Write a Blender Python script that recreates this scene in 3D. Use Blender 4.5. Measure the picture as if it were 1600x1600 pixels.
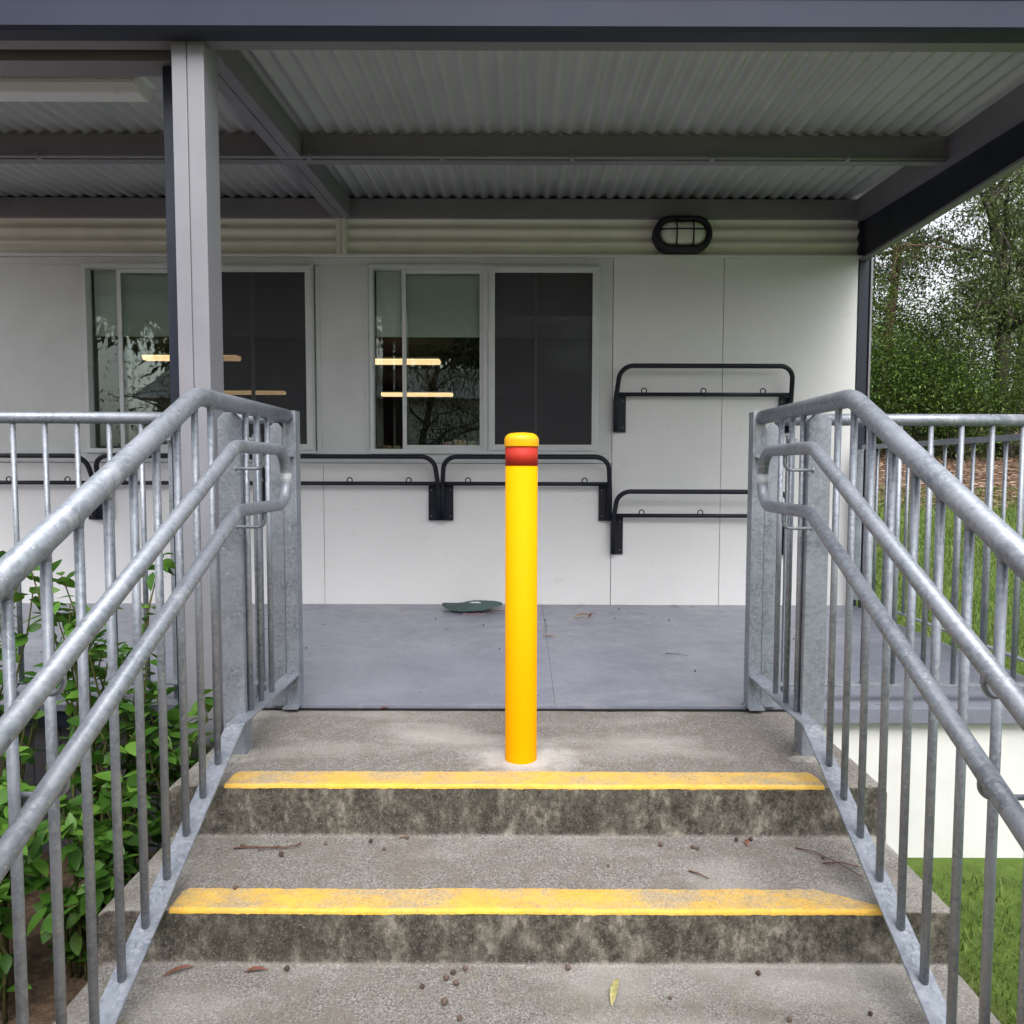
import bpy, bmesh, math, random
from mathutils import Vector, Matrix, noise
R = math.radians
sc = bpy.context.scene
for o in list(bpy.data.objects): bpy.data.objects.remove(o)

# ---------------------------------------------------------------- camera, sky, sun, exposure
cam_d = bpy.data.cameras.new("camera"); cam = bpy.data.objects.new("camera", cam_d)
sc.collection.objects.link(cam); sc.camera = cam
cam_d.sensor_fit = 'HORIZONTAL'; cam_d.sensor_width = 36; cam_d.lens = 36*1156/1600
cam_d.shift_x = -19/1600
cam_d.clip_start = .02; cam_d.clip_end = 500
pit, rol = R(3.3), R(.15)
f = Vector((0, math.cos(pit), -math.sin(pit))); u0 = Vector((0, math.sin(pit), math.cos(pit))); r0 = Vector((1, 0, 0))
rt = r0*math.cos(rol) + u0*math.sin(rol); up = -r0*math.sin(rol) + u0*math.cos(rol)
M = Matrix((rt, up, -f)).transposed().to_4x4(); M.translation = Vector((0, 0, .86)); cam.matrix_world = M

SUN_EL, SUN_AZ = 50, 172      # degrees; azimuth clockwise from +Y (the sun stands behind the camera)
w = bpy.data.worlds.new("World"); sc.world = w; w.use_nodes = True
nt = w.node_tree; bg = nt.nodes['Background']
sky = nt.nodes.new('ShaderNodeTexSky'); sky.sky_type = 'NISHITA'; sky.sun_disc = False
sky.sun_elevation = R(SUN_EL); sky.sun_rotation = R(SUN_AZ); sky.dust_density = 4; sky.air_density = 1.2
hs = nt.nodes.new('ShaderNodeHueSaturation'); hs.inputs['Saturation'].default_value = .22
hs.inputs['Value'].default_value = 1.25
nt.links.new(sky.outputs[0], hs.inputs['Color']); nt.links.new(hs.outputs[0], bg.inputs['Color'])
bg.inputs['Strength'].default_value = .14
sl = bpy.data.lights.new("sun", 'SUN'); sl.energy = 1.5; sl.angle = R(55); sl.color = (1, .97, .93)
so = bpy.data.objects.new("sun", sl); sc.collection.objects.link(so)
el, az = R(SUN_EL), R(SUN_AZ)
sd = Vector((math.sin(az)*math.cos(el), math.cos(az)*math.cos(el), math.sin(el)))
so.rotation_euler = sd.to_track_quat('Z', 'Y').to_euler()
vs = sc.view_settings; vs.view_transform = 'Standard'; vs.look = 'None'; vs.exposure = .88; vs.gamma = 1

# ---------------------------------------------------------------- helpers
class MB:
    def __init__(s): s.bm = bmesh.new()
    def box(s, x0, x1, y0, y1, z0, z1, bev=0):
        m = Matrix.Translation(((x0+x1)/2, (y0+y1)/2, (z0+z1)/2)) @ Matrix.Diagonal((abs(x1-x0), abs(y1-y0), abs(z1-z0), 1))
        v = bmesh.ops.create_cube(s.bm, size=1, matrix=m)['verts']
        if bev:
            e = list({e for q in v for e in q.link_edges})
            bmesh.ops.bevel(s.bm, geom=e, offset=bev, segments=2, affect='EDGES', profile=.7)
        return s
    def prism(s, pts, axis, a, b, bev=0):
        """polygon pts in the plane normal to axis ('x': (y,z); 'y': (x,z); 'z': (x,y)) from a to b"""
        def P(p, t): return (t, p[0], p[1]) if axis == 'x' else (p[0], t, p[1]) if axis == 'y' else (p[0], p[1], t)
        A = [s.bm.verts.new(P(p, a)) for p in pts]; B = [s.bm.verts.new(P(p, b)) for p in pts]
        n = len(pts); fs = [s.bm.faces.new(A), s.bm.faces.new(B[::-1])]
        for i in range(n): fs.append(s.bm.faces.new((A[i], B[i], B[(i+1) % n], A[(i+1) % n])))
        bmesh.ops.recalc_face_normals(s.bm, faces=fs)
        if bev:
            e = list({e for q in A+B for e in q.link_edges})
            bmesh.ops.bevel(s.bm, geom=e, offset=bev, segments=2, affect='EDGES')
        return s
    def tube(s, pts, r, n=16, cap=True, rr=None):
        pts = [Vector(p) for p in pts]; rings = []; N = len(pts)
        t = (pts[1]-pts[0]).normalized(); a = Vector((0, 0, 1)) if abs(t.z) < .9 else Vector((1, 0, 0))
        u = t.cross(a).normalized()
        for i, p in enumerate(pts):
            t = ((pts[i]-pts[i-1]).normalized() if i else (pts[1]-p).normalized())
            if 0 < i < N-1: t = (t+(pts[i+1]-p).normalized()).normalized()
            u = (u - t*u.dot(t)).normalized(); v = t.cross(u); q = rr[i] if rr else r
            rings.append([s.bm.verts.new(p+u*math.cos(2*math.pi*k/n)*q+v*math.sin(2*math.pi*k/n)*q) for k in range(n)])
        for A, B in zip(rings, rings[1:]):
            for k in range(n):
                fc = s.bm.faces.new((A[k], A[(k+1) % n], B[(k+1) % n], B[k])); fc.smooth = True
        if cap:
            s.bm.faces.new(rings[0][::-1]); s.bm.faces.new(rings[-1])
        return s
    def lathe(s, prof, cx, cy, n=48):
        rings = [[s.bm.verts.new((cx+r*math.cos(2*math.pi*k/n), cy+r*math.sin(2*math.pi*k/n), z)) for k in range(n)] for r, z in prof]
        for A, B in zip(rings, rings[1:]):
            for k in range(n):
                fc = s.bm.faces.new((A[k], A[(k+1) % n], B[(k+1) % n], B[k])); fc.smooth = True
        s.bm.faces.new(rings[0][::-1]); s.bm.faces.new(rings[-1])
        return s
    def ball(s, c, r, sx=1, sy=1, sz=1, seg=10):
        m = Matrix.Translation(c) @ Matrix.Diagonal((sx, sy, sz, 1))
        v = bmesh.ops.create_uvsphere(s.bm, u_segments=seg, v_segments=max(5, seg-3), radius=r, matrix=m)['verts']
        for fc in {fc for q in v for fc in q.link_faces}: fc.smooth = True
        return s
    def grid(s, rows, smooth=True):
        V = [[s.bm.verts.new(p) for p in row] for row in rows]
        for A, B in zip(V, V[1:]):
            for k in range(len(A)-1):
                fc = s.bm.faces.new((A[k], A[k+1], B[k+1], B[k])); fc.smooth = smooth
        return s
def fillet(pts, rads, seg=8):
    """polyline with rounded corners"""
    P = [Vector(p) for p in pts]; out = [P[0]]
    for i in range(1, len(P)-1):
        a, b, c = P[i-1], P[i], P[i+1]; r = rads if not isinstance(rads, (list, tuple)) else rads[i-1]
        d1, d2 = (a-b).normalized(), (c-b).normalized(); ang = d1.angle(d2)
        t = min(r/math.tan(ang/2), (a-b).length*.49, (c-b).length*.49); r2 = t*math.tan(ang/2)
        bis = (d1+d2).normalized(); ce = b+bis*(r2/math.sin(ang/2)); s0 = b+d1*t-ce; s1 = b+d2*t-ce
        tot = s0.angle(s1); ax = s0.cross(s1).normalized()
        for k in range(seg+1): out.append(ce+Matrix.Rotation(tot*k/seg, 3, ax) @ s0)
    out.append(P[-1]); return out
def obj(name, mb, mat, parent=None, label=None):
    me = bpy.data.meshes.new(name)
    if isinstance(mb, MB): mb.bm.to_mesh(me); mb.bm.free()
    else: me.from_pydata(*mb); me.update()
    me.materials.append(mat)
    o = bpy.data.objects.new(name, me); sc.collection.objects.link(o)
    if parent:
        o.parent = parent; b = parent
        off = Vector((0, 0, 0))
        while b: off += b.location; b = b.parent
        me.transform(Matrix.Translation(-off))
    if label: o['label'] = label
    return o
def thing(name, label, cat, loc=(0, 0, 0), group=None):
    o = bpy.data.objects.new(name, None); sc.collection.objects.link(o); o.location = loc; o.empty_display_size = .05
    tag(o, label, cat, group); return o
def tag(o, label, cat, group=None):
    o['label'] = label; o['category'] = cat
    if group: o['group'] = group
    return o
def solo(name, mb, mat, loc, label, cat, group=None):
    o = obj(name, mb, mat); o.data.transform(Matrix.Translation(-Vector(loc))); o.location = loc
    return tag(o, label, cat, group)
def copy_tree(o, parent=None):
    c = o.copy(); sc.collection.objects.link(c); c.parent = parent
    for ch in [q for q in bpy.data.objects if q.parent == o]: copy_tree(ch, c)
    return c
def rings_rect(mb, x0, x1, z0, z1, y0, y1, wd, bev=.002):
    """mitred rectangular frame as four pieces butted end to end"""
    mb.box(x0, x1, y0, y1, z1-wd, z1, bev); mb.box(x0, x1, y0, y1, z0, z0+wd, bev)
    mb.box(x0, x0+wd, y0+.0015, y1, z0+wd, z1-wd, 0); mb.box(x1-wd, x1, y0+.0015, y1, z0+wd, z1-wd, 0)
    return mb

# ---------------------------------------------------------------- materials
class NT:
    def __init__(s, name):
        s.m = bpy.data.materials.new(name); s.m.use_nodes = True; s.t = s.m.node_tree
        s.b = s.t.nodes['Principled BSDF']; s.tc = s.t.nodes.new('ShaderNodeTexCoord')
    def n(s, ty, **k):
        q = s.t.nodes.new(ty)
        for a, v in k.items():
            if a in q.inputs: q.inputs[a].default_value = v
            else: setattr(q, a, v)
        return q
    def l(s, a, b): s.t.links.new(a, b)
    def noise(s, scale, detail=4, rough=.55, vec=None, sc3=None, dist=0):
        q = s.n('ShaderNodeTexNoise'); q.inputs['Scale'].default_value = scale; q.inputs['Detail'].default_value = detail
        q.inputs['Roughness'].default_value = rough; q.inputs['Distortion'].default_value = dist
        v = vec or s.tc.outputs['Object']
        if sc3:
            mp = s.n('ShaderNodeMapping'); mp.inputs['Scale'].default_value = sc3; s.l(v, mp.inputs[0]); v = mp.outputs[0]
        s.l(v, q.inputs['Vector']); return q.outputs['Fac']
    def ramp(s, fac, stops):
        q = s.n('ShaderNodeValToRGB'); cr = q.color_ramp
        while len(cr.elements) < len(stops): cr.elements.new(.5)
        for e, (p, c) in zip(cr.elements, stops):
            e.position = p; e.color = (c, c, c, 1) if not isinstance(c, (tuple, list)) else (*c, 1)
        s.l(fac, q.inputs[0]); return q.outputs[0]
    def mix(s, fac, a, b, bt='MIX'):
        q = s.n('ShaderNodeMix', data_type='RGBA', blend_type=bt)
        for v, i in ((fac, 0), (a, 6), (b, 7)):
            if isinstance(v, bpy.types.NodeSocket): s.l(v, q.inputs[i])
            else: q.inputs[i].default_value = v if i == 0 else (*v, 1) if len(v) == 3 else v
        return q.outputs[2]
    def bump(s, h, strength=.3, dist=.002):
        q = s.n('ShaderNodeBump'); q.inputs['Strength'].default_value = strength; q.inputs['Distance'].default_value = dist
        s.l(h, q.inputs['Height']); s.l(q.outputs[0], s.b.inputs['Normal']); return q
    def fin(s, col=None, rough=.5, metal=0, spec=None, coat=None):
        for v, k in ((col, 'Base Color'), (rough, 'Roughness'), (metal, 'Metallic'), (spec, 'Specular IOR Level'), (coat, 'Coat Weight')):
            if v is None: continue
            if isinstance(v, bpy.types.NodeSocket): s.l(v, s.b.inputs[k])
            else: s.b.inputs[k].default_value = (*v, 1) if isinstance(v, (tuple, list)) else v
        return s.m
def paint(name, c, rough=.5, var=.08, scale=6, spec=.5, coat=None, fine=0):
    t = NT(name); n = t.noise(scale, 5)
    lo = tuple(q*(1-var) for q in c); hi = tuple(min(1, q*(1+var)) for q in c)
    col = t.ramp(n, [(.3, lo), (.7, hi)])
    n2 = t.noise(scale*9, 3); t.bump(n2, .12, .0015)
    return t.fin(col, t.ramp(t.noise(scale*2, 3), [(.3, max(0, rough-.08)), (.7, min(1, rough+.08))]), 0, spec, coat)

def galv():
    t = NT('galvanised_steel')
    vo = t.n('ShaderNodeTexVoronoi'); vo.inputs['Scale'].default_value = 120; t.l(t.tc.outputs['Object'], vo.inputs['Vector'])
    sep = t.n('ShaderNodeSeparateColor'); t.l(vo.outputs['Color'], sep.inputs[0])
    sp = t.ramp(sep.outputs[0], [(.0, (.155, .178, .215)), (1, (.29, .32, .365))])
    big = t.noise(9, 6, .65)
    col = t.mix(t.ramp(big, [(.35, 0), (.7, 1)]), sp, (.31, .335, .385))
    streak = t.noise(22, 5, .6, sc3=(1, 1, .25))
    col = t.mix(t.ramp(streak, [(.60, 0), (.72, .45)]), col, (.50, .52, .56))
    wt = t.noise(75, 5, .75); col = t.mix(t.ramp(wt, [(.60, 0), (.67, .55)]), col, (.56, .58, .61))
    rust = t.noise(4, 5, .6); col = t.mix(t.ramp(rust, [(.7, 0), (.8, .25)]), col, (.33, .28, .22))
    rg = t.ramp(big, [(.3, .40), (.7, .54)])
    t.bump(wt, .15, .001)
    return t.fin(col, rg, .45)
GALV = galv()

ZB_ = -.56
def concrete(name, riser=False):
    t = NT(name); geo = t.n('ShaderNodeNewGeometry'); sx = t.n('ShaderNodeSeparateXYZ'); t.l(geo.outputs['Normal'], sx.inputs[0])
    wp = t.n('ShaderNodeSeparateXYZ'); t.l(t.tc.outputs['Object'], wp.inputs[0])
    # tread colour
    f1 = t.noise(210, 5, .75); f2 = t.noise(18, 6, .65); f3 = t.noise(3.2, 5, .6); f4 = t.noise(70, 5, .7)
    c = t.ramp(f1, [(.33, (.062, .056, .052)), (.46, (.16, .149, .14)), (.56, (.275, .256, .245)), (.70, (.48, .455, .435))])
    c = t.mix(t.ramp(f2, [(.45, 0), (.64, .6)]), c, (.17, .15, .12))
    c = t.mix(t.ramp(f3, [(.52, 0), (.68, .5)]), c, (.15, .135, .105))
    c = t.mix(t.ramp(t.noise(1.8, 4, .5, sc3=(1, 2.2, 1)), [(.5, 0), (.7, .45)]), c, (.52, .50, .47))
    ye = t.noise(26, 4, .6); c = t.mix(t.ramp(ye, [(.64, 0), (.74, .35)]), c, (.36, .30, .13))
    # edges near the railings carry more dirt
    ab = t.n('ShaderNodeMath', operation='ABSOLUTE'); t.l(wp.outputs[0], ab.inputs[0])
    ad = t.n('ShaderNodeMath', operation='ADD'); t.l(ab.outputs[0], ad.inputs[0])
    ns = t.n('ShaderNodeMath', operation='MULTIPLY'); t.l(t.noise(7, 5, .7), ns.inputs[0]); ns.inputs[1].default_value = .55; t.l(ns.outputs[0], ad.inputs[1])
    c = t.mix(t.ramp(ad.outputs[0], [(1.0, 0), (1.14, .65)]), c, (.13, .11, .085))
    # riser colour: dark grime with paler scuffed patches
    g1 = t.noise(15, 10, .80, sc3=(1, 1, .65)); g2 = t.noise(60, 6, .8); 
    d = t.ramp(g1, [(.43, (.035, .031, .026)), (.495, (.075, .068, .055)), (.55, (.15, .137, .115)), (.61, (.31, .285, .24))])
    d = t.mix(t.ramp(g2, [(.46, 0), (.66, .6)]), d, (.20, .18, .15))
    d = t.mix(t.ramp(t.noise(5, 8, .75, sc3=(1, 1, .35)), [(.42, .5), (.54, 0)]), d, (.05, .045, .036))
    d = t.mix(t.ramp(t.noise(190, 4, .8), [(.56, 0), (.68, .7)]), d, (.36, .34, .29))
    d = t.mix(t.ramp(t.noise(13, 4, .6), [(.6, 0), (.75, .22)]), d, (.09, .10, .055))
    # drilling dust left round the bollard
    vd = t.n('ShaderNodeVectorMath', operation='DISTANCE'); t.l(t.tc.outputs['Object'], vd.inputs[0]); vd.inputs[1].default_value = (0, .25, -ZB_)
    va = t.n('ShaderNodeMath', operation='MULTIPLY_ADD'); t.l(t.noise(9, 6, .75), va.inputs[0]); va.inputs[1].default_value = .30; t.l(vd.outputs['Value'], va.inputs[2])
    c = t.mix(t.ramp(va.outputs[0], [(.20, .75), (.34, 0)]), c, (.55, .54, .53))
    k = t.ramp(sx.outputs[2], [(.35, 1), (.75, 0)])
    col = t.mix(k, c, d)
    bh = t.n('ShaderNodeMath', operation='ADD'); t.l(f1, bh.inputs[0]); t.l(f4, bh.inputs[1])
    t.bump(bh.outputs[0], .55, .004)
    return t.fin(col, .88, 0, .3)
CONC = concrete('weathered_concrete')

def worn_yellow():
    t = NT('worn_yellow_paint'); geo = t.n('ShaderNodeNewGeometry'); sx = t.n('ShaderNodeSeparateXYZ'); t.l(geo.outputs['Normal'], sx.inputs[0])
    f1 = t.noise(210, 5, .75); c = t.ramp(f1, [(.32, (.15, .12, .08)), (.5, (.36, .31, .24)), (.7, (.58, .51, .42))])
    y = t.ramp(t.noise(30, 4, .6), [(.3, (.72, .40, .035)), (.7, (.88, .54, .065))])
    wear = t.noise(95, 6, .8); big = t.noise(5, 6, .7, sc3=(1, 1.6, 1))
    m = t.n('ShaderNodeMath', operation='MULTIPLY_ADD'); t.l(big, m.inputs[0]); m.inputs[1].default_value = 1.3; t.l(wear, m.inputs[2]); hm = t.n('ShaderNodeMath', operation='MULTIPLY'); t.l(m.outputs[0], hm.inputs[0]); hm.inputs[1].default_value = .5
    # the flat of the strip is walked on and worn, the rounded edge keeps its paint
    flat = t.ramp(sx.outputs[2], [(.90, .22), (.997, 1)])
    mask = t.ramp(hm.outputs[0], [(.50, 0.15), (.66, .9)])
    k = t.mix(1, mask, flat, 'MULTIPLY')
    thin = t.mix(t.ramp(f1, [(.35, 1), (.42, 0)]), (0, 0, 0), (.8, .8, .8)); k2 = t.mix(1, k, thin, 'LIGHTEN')
    col = t.mix(k2, y, c)
    col = t.mix(t.ramp(t.noise(38, 6, .85), [(.60, 0), (.67, .75)]), col, (.20, .15, .07))
    t.bump(f1, .5, .003)
    return t.fin(col, .62, 0, .4)
YELL = worn_yellow()

def deck_mat():
    t = NT('grey_deck_paint')
    c = t.ramp(t.noise(2.2, 6, .65), [(.3, (.155, .165, .215)), (.7, (.215, .225, .28))])
    c = t.mix(t.ramp(t.noise(14, 6, .7), [(.56, 0), (.72, .45)]), c, (.30, .305, .345))
    c = t.mix(t.ramp(t.noise(3.3, 7, .75, dist=.6), [(.50, 0), (.62, .4)]), c, (.125, .13, .165))
    c = t.mix(t.ramp(t.noise(1.1, 8, .8, sc3=(1, 3, 1)), [(.56, 0), (.60, .35)]), c, (.30, .31, .35))
    c = t.mix(t.ramp(t.noise(260, 3, .8), [(.70, 0), (.76, .6)]), c, (.10, .095, .09))
    c = t.mix(t.ramp(t.noise(5, 6, .7, sc3=(3, .6, 1)), [(.6, 0), (.75, .28)]), c, (.20, .19, .19))
    r = t.ramp(t.noise(9, 5, .7), [(.3, .26), (.7, .46)])
    t.bump(t.noise(160, 4, .6), .25, .0012)
    return t.fin(c, r, 0, .5)
DECK = deck_mat()

def wall_mat():
    t = NT('off_white_wall_sheet')
    c = t.ramp(t.noise(1.7, 5, .6), [(.3, (.73, .728, .74)), (.7, (.775, .77, .78))])
    wp = t.n('ShaderNodeSeparateXYZ'); t.l(t.tc.outputs['Object'], wp.inputs[0])
    # scuffs and drips low on the sheet
    c = t.mix(t.ramp(t.noise(7, 7, .75, sc3=(1, 1, 2.5)), [(.58, 0), (.70, .3)]), c, (.52, .49, .45))
    c = t.mix(t.ramp(t.noise(85, 3, .8), [(.74, 0), (.78, .55)]), c, (.28, .25, .22))
    c = t.mix(t.ramp(t.noise(30, 5, .8, sc3=(.5, 1, 3)), [(.70, 0), (.74, .35)]), c, (.33, .31, .28))
    t.bump(t.noise(2.5, 3), .15, .01)
    return t.fin(c, .48, 0, .4)
WALL = wall_mat()
ZINC = paint('dull_screw', (.20, .20, .21), .5)
CREAM = paint('cream_corrugated_steel', (.74, .725, .66), .42, .06)
TRIM = paint('pale_grey_trim', (.62, .63, .635), .45, .05)
MAUVE = paint('mauve_grey_steel', (.235, .235, .265), .5, .06)
BEAM = paint('grey_beam_paint', (.20, .195, .225), .5, .08)
ROOF = paint('roof_sheet_underside', (.44, .45, .465), .40, .07, 3)
GUT = paint('slate_gutter_paint', (.036, .042, .070), .5, .08, 3, spec=.2)
FB = paint('front_beam_paint', (.20, .19, .215), .5, .07)
NAVY = paint('navy_steel', (.016, .021, .036), .45, .15, spec=.35)
RACK = paint('dark_navy_powder_coat', (.010, .012, .021), .42, .15, spec=.35)
SKIRTW = paint('white_skirt_board', (.70, .70, .70), .6, .05)
ALU = paint('window_aluminium', (.64, .66, .67), .34, .05)
DARK = paint('plain_black', (.012, .012, .013), .6)
def bollard_y():
    t = NT('bollard_yellow'); c = t.ramp(t.noise(5, 4), [(.3, (.90, .365, .0)), (.7, (.93, .385, .0))])
    t.bump(t.noise(14, 3), .08, .004); return t.fin(c, .6, 0, .06)
BY = bollard_y(); BC = paint('cap_yellow', (.93, .44, .003), .36, .03, spec=.35)
def band():
    t = NT('red_reflective_band')
    vo = t.n('ShaderNodeTexVoronoi'); vo.inputs['Scale'].default_value = 380; t.l(t.tc.outputs['Object'], vo.inputs['Vector'])
    c = t.mix(t.ramp(vo.outputs['Distance'], [(.2, 0), (.7, .5)]), (.50, .032, .017), (.40, .025, .013))
    c = t.mix(t.ramp(t.noise(20, 3, .6, sc3=(2, 2, .3)), [(.5, 0), (.8, .3)]), c, (.44, .05, .03))
    return t.fin(c, .6, 0, .3)
RED = band()
def glass_mat():
    t = NT('window_glass'); t.t.nodes.remove(t.b)
    out = [n for n in t.t.nodes if n.type == 'OUTPUT_MATERIAL'][0]
    fr = t.n('ShaderNodeFresnel'); fr.inputs['IOR'].default_value = 1.5
    a = t.n('ShaderNodeBsdfTransparent'); a.inputs[0].default_value = (.965, .985, .975, 1)
    b = t.n('ShaderNodeBsdfGlossy'); b.inputs['Roughness'].default_value = .004; b.inputs['Color'].default_value = (.9, 1, .95, 1)
    mx = t.n('ShaderNodeMixShader'); t.l(fr.outputs[0], mx.inputs[0]); t.l(a.outputs[0], mx.inputs[1]); t.l(b.outputs[0], mx.inputs[2])
    t.l(mx.outputs[0], out.inputs[0]); return t.m
GLASS = glass_mat()
def mesh_mat():
    t = NT('dark_flyscreen_mesh'); out = [n for n in t.t.nodes if n.type == 'OUTPUT_MATERIAL'][0]
    t.fin((.075, .075, .085), .7, 0, .2)
    a = t.n('ShaderNodeBsdfTransparent'); mx = t.n('ShaderNodeMixShader'); mx.inputs[0].default_value = .55
    t.l(a.outputs[0], mx.inputs[1]); t.l(t.b.outputs[0], mx.inputs[2]); t.l(mx.outputs[0], out.inputs[0]); return t.m
MESH = mesh_mat()
BLIND = paint('grey_green_blind', (.80, .86, .83), .8, .03)
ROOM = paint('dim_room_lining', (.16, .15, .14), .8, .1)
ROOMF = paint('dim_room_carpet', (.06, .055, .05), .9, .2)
def emit(name, c, s):
    t = NT(name); t.b.inputs['Base Color'].default_value = (.8, .8, .8, 1)
    t.b.inputs['Emission Color'].default_value = (*c, 1); t.b.inputs['Emission Strength'].default_value = s; return t.m
TUBE = emit('lit_tube_diffuser', (1, .66, .34), .72)
TUBE2 = paint('white_diffuser', (.72, .73, .72), .35, .02)
def leafm(name, a, b, c=None, trans=.35, rough=.45):
    t = NT(name); oi = t.n('ShaderNodeNewGeometry')
    col = t.ramp(oi.outputs['Random Per Island'], [(0, a), (.55, b), (1, c or b)])
    t.fin(col, rough, 0, .4)
    out = [n for n in t.t.nodes if n.type == 'OUTPUT_MATERIAL'][0]
    tr = t.n('ShaderNodeBsdfTranslucent'); t.l(col, tr.inputs[0]); mx = t.n('ShaderNodeMixShader'); mx.inputs[0].default_value = trans
    t.l(t.b.outputs[0], mx.inputs[1]); t.l(tr.outputs[0], mx.inputs[2]); t.l(mx.outputs[0], out.inputs[0]); return t.m
LEAF = leafm('shrub_leaf', (.035, .10, .012), (.075, .19, .025), (.14, .28, .04))
GUM = leafm('gum_leaf', (.035, .06, .018), (.075, .11, .035), (.15, .19, .06), .3)
BUSH = leafm('bush_leaf', (.03, .06, .015), (.06, .115, .025), (.17, .27, .04), .3)
CAS = leafm('needle_leaf', (.03, .05, .02), (.05, .08, .03), (.09, .13, .04), .2)
GRASS = leafm('grass_blade', (.045, .09, .015), (.10, .17, .03), (.24, .27, .08), .35)
def bark(name, a, b):
    t = NT(name); c = t.ramp(t.noise(6, 6, .7, sc3=(3, 3, .6)), [(.3, a), (.7, b)]); t.bump(t.noise(14, 5, .7, sc3=(3, 3, .5)), .6, .02)
    return t.fin(c, .9, 0, .2)
BARK = bark('reddish_bark', (.07, .04, .03), (.24, .15, .11)); BARK2 = bark('dark_bark', (.03, .026, .022), (.10, .085, .07))
STEM = bark('green_stem', (.06, .05, .025), (.11, .12, .04))
def ground_mat():
    t = NT('garden_ground'); wp = t.n('ShaderNodeSeparateXYZ'); t.l(t.tc.outputs['Object'], wp.inputs[0])
    soil = t.ramp(t.noise(30, 6, .7), [(.3, (.045, .032, .022)), (.55, (.12, .08, .055)), (.75, (.24, .17, .12))])
    soil = t.mix(t.ramp(t.noise(90, 4, .7), [(.6, 0), (.7, .7)]), soil, (.30, .20, .14))
    gr = t.ramp(t.noise(12, 5, .7), [(.3, (.05, .085, .015)), (.7, (.11, .17, .03))])
    a = t.n('ShaderNodeMath', operation='MULTIPLY_ADD'); t.l(t.noise(1.3, 4), a.inputs[0]); a.inputs[1].default_value = 1.6; t.l(wp.outputs[1], a.inputs[2])
    near = t.ramp(t.n('ShaderNodeMath', operation='MULTIPLY').outputs[0], [(0, 0), (1, 1)])
    m = t.n('ShaderNodeMapRange'); t.l(a.outputs[0], m.inputs[0]); m.inputs[1].default_value = 13.4; m.inputs[2].default_value = 14.2
    lx = t.n('ShaderNodeMapRange'); t.l(wp.outputs[0], lx.inputs[0]); lx.inputs[1].default_value = 1.1; lx.inputs[2].default_value = 1.3
    g2 = t.mix(lx.outputs[0], soil, gr)
    col = t.mix(m.outputs[0], g2, soil)
    t.bump(t.noise(40, 5, .7), .7, .02); return t.fin(col, .95, 0, .2)
GROUND = ground_mat()

# ---------------------------------------------------------------- ground
def gz(x, y):
    z = -.56
    if y > 6: z += min(1.0, (y-6)/8)**1.3*.95
    if y > 13.5: z += (y-13.5)*.16 if y < 40 else 26.5*.16
    z += .03*noise.noise(Vector((x*.6, y*.6, 0)))*min(1, max(0, (y-3)))
    if y < -4: z += 0
    return z
m = MB()
xs = [-150, -80, -40, -20, -10] + [-6+.4*i for i in range(60)] + [20, 26, 40, 80, 150]
ys = [-150, -80, -40, -20, -12] + [-9+.5*i for i in range(100)] + [43, 50, 70, 110, 160]
m.grid([[(x, y, gz(x, y)) for x in xs] for y in ys])
g = obj('ground', m, GROUND); g['kind'] = 'structure'

# ---------------------------------------------------------------- concrete steps
ZB = -.56
NOSE = [(1.971, 0, -.143), (1.631, -.143, -.271), (1.300, -.271, -.41), (.975, -.41, ZB-.05)]
def profile():
    P = [(2.604, -.06), (2.604, -.004)]
    P += [(2.604-(2.604-1.995)*i/30, 0) for i in range(1, 31)]
    for k, (y, zt, zb) in enumerate(NOSE):
        if k:
            y0 = NOSE[k-1][0]; P += [(y0-(y0-(y+.011))*i/20, zt) for i in range(1, 21)]
        for i in range(1, 7):      # rounded nose
            a = R(90*i/6); P.append((y+.009-.009*math.sin(a), zt-.009+.009*math.cos(a)))
        P += [(y-.002*i/9, (zt-.009)+(zb-zt+.009)*i/9) for i in range(1, 10)]
    return P
PR = profile()
def disp(x, y, z):
    v = Vector((x*5, y*5, z*5)); q = noise.noise(v)*.0016+noise.noise(v*4.7)*.0012+noise.noise(v*14)*.0005
    return q
XL, XR_ = -.971, .992
nx = 150; rows = []
for i in range(nx+1):
    x = XL+(XR_-XL)*i/nx; e = min(i, nx-i); dz = -.014 if e == 0 else -.005 if e == 1 else 0
    xx = x
    rows.append([(xx, y+disp(x, y, z)+noise.noise(Vector((x*2.2, z*3, 7)))*.002*(1 if z < -.005 else 0), z+disp(x, z, y)*.8+dz) for y, z in PR])
m = MB(); m.grid(rows, True)
steps = thing('concrete_steps', 'weathered grey concrete steps with yellow painted edges leading up to the veranda deck', 'steps', (0, 1.9, ZB))
for sgn, x in ((-1, XL), (1, XR_)):
    poly = [(y, z-.014 if z > -.55 else z) for y, z in PR]+[(2.604, ZB-.05)]
    A = [m.bm.verts.new((x, y, z)) for y, z in poly]
    fc = m.bm.faces.new(A if sgn < 0 else A[::-1])
bmesh.ops.recalc_face_normals(m.bm, faces=m.bm.faces)
obj('stair_body', m, CONC, steps)
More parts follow.
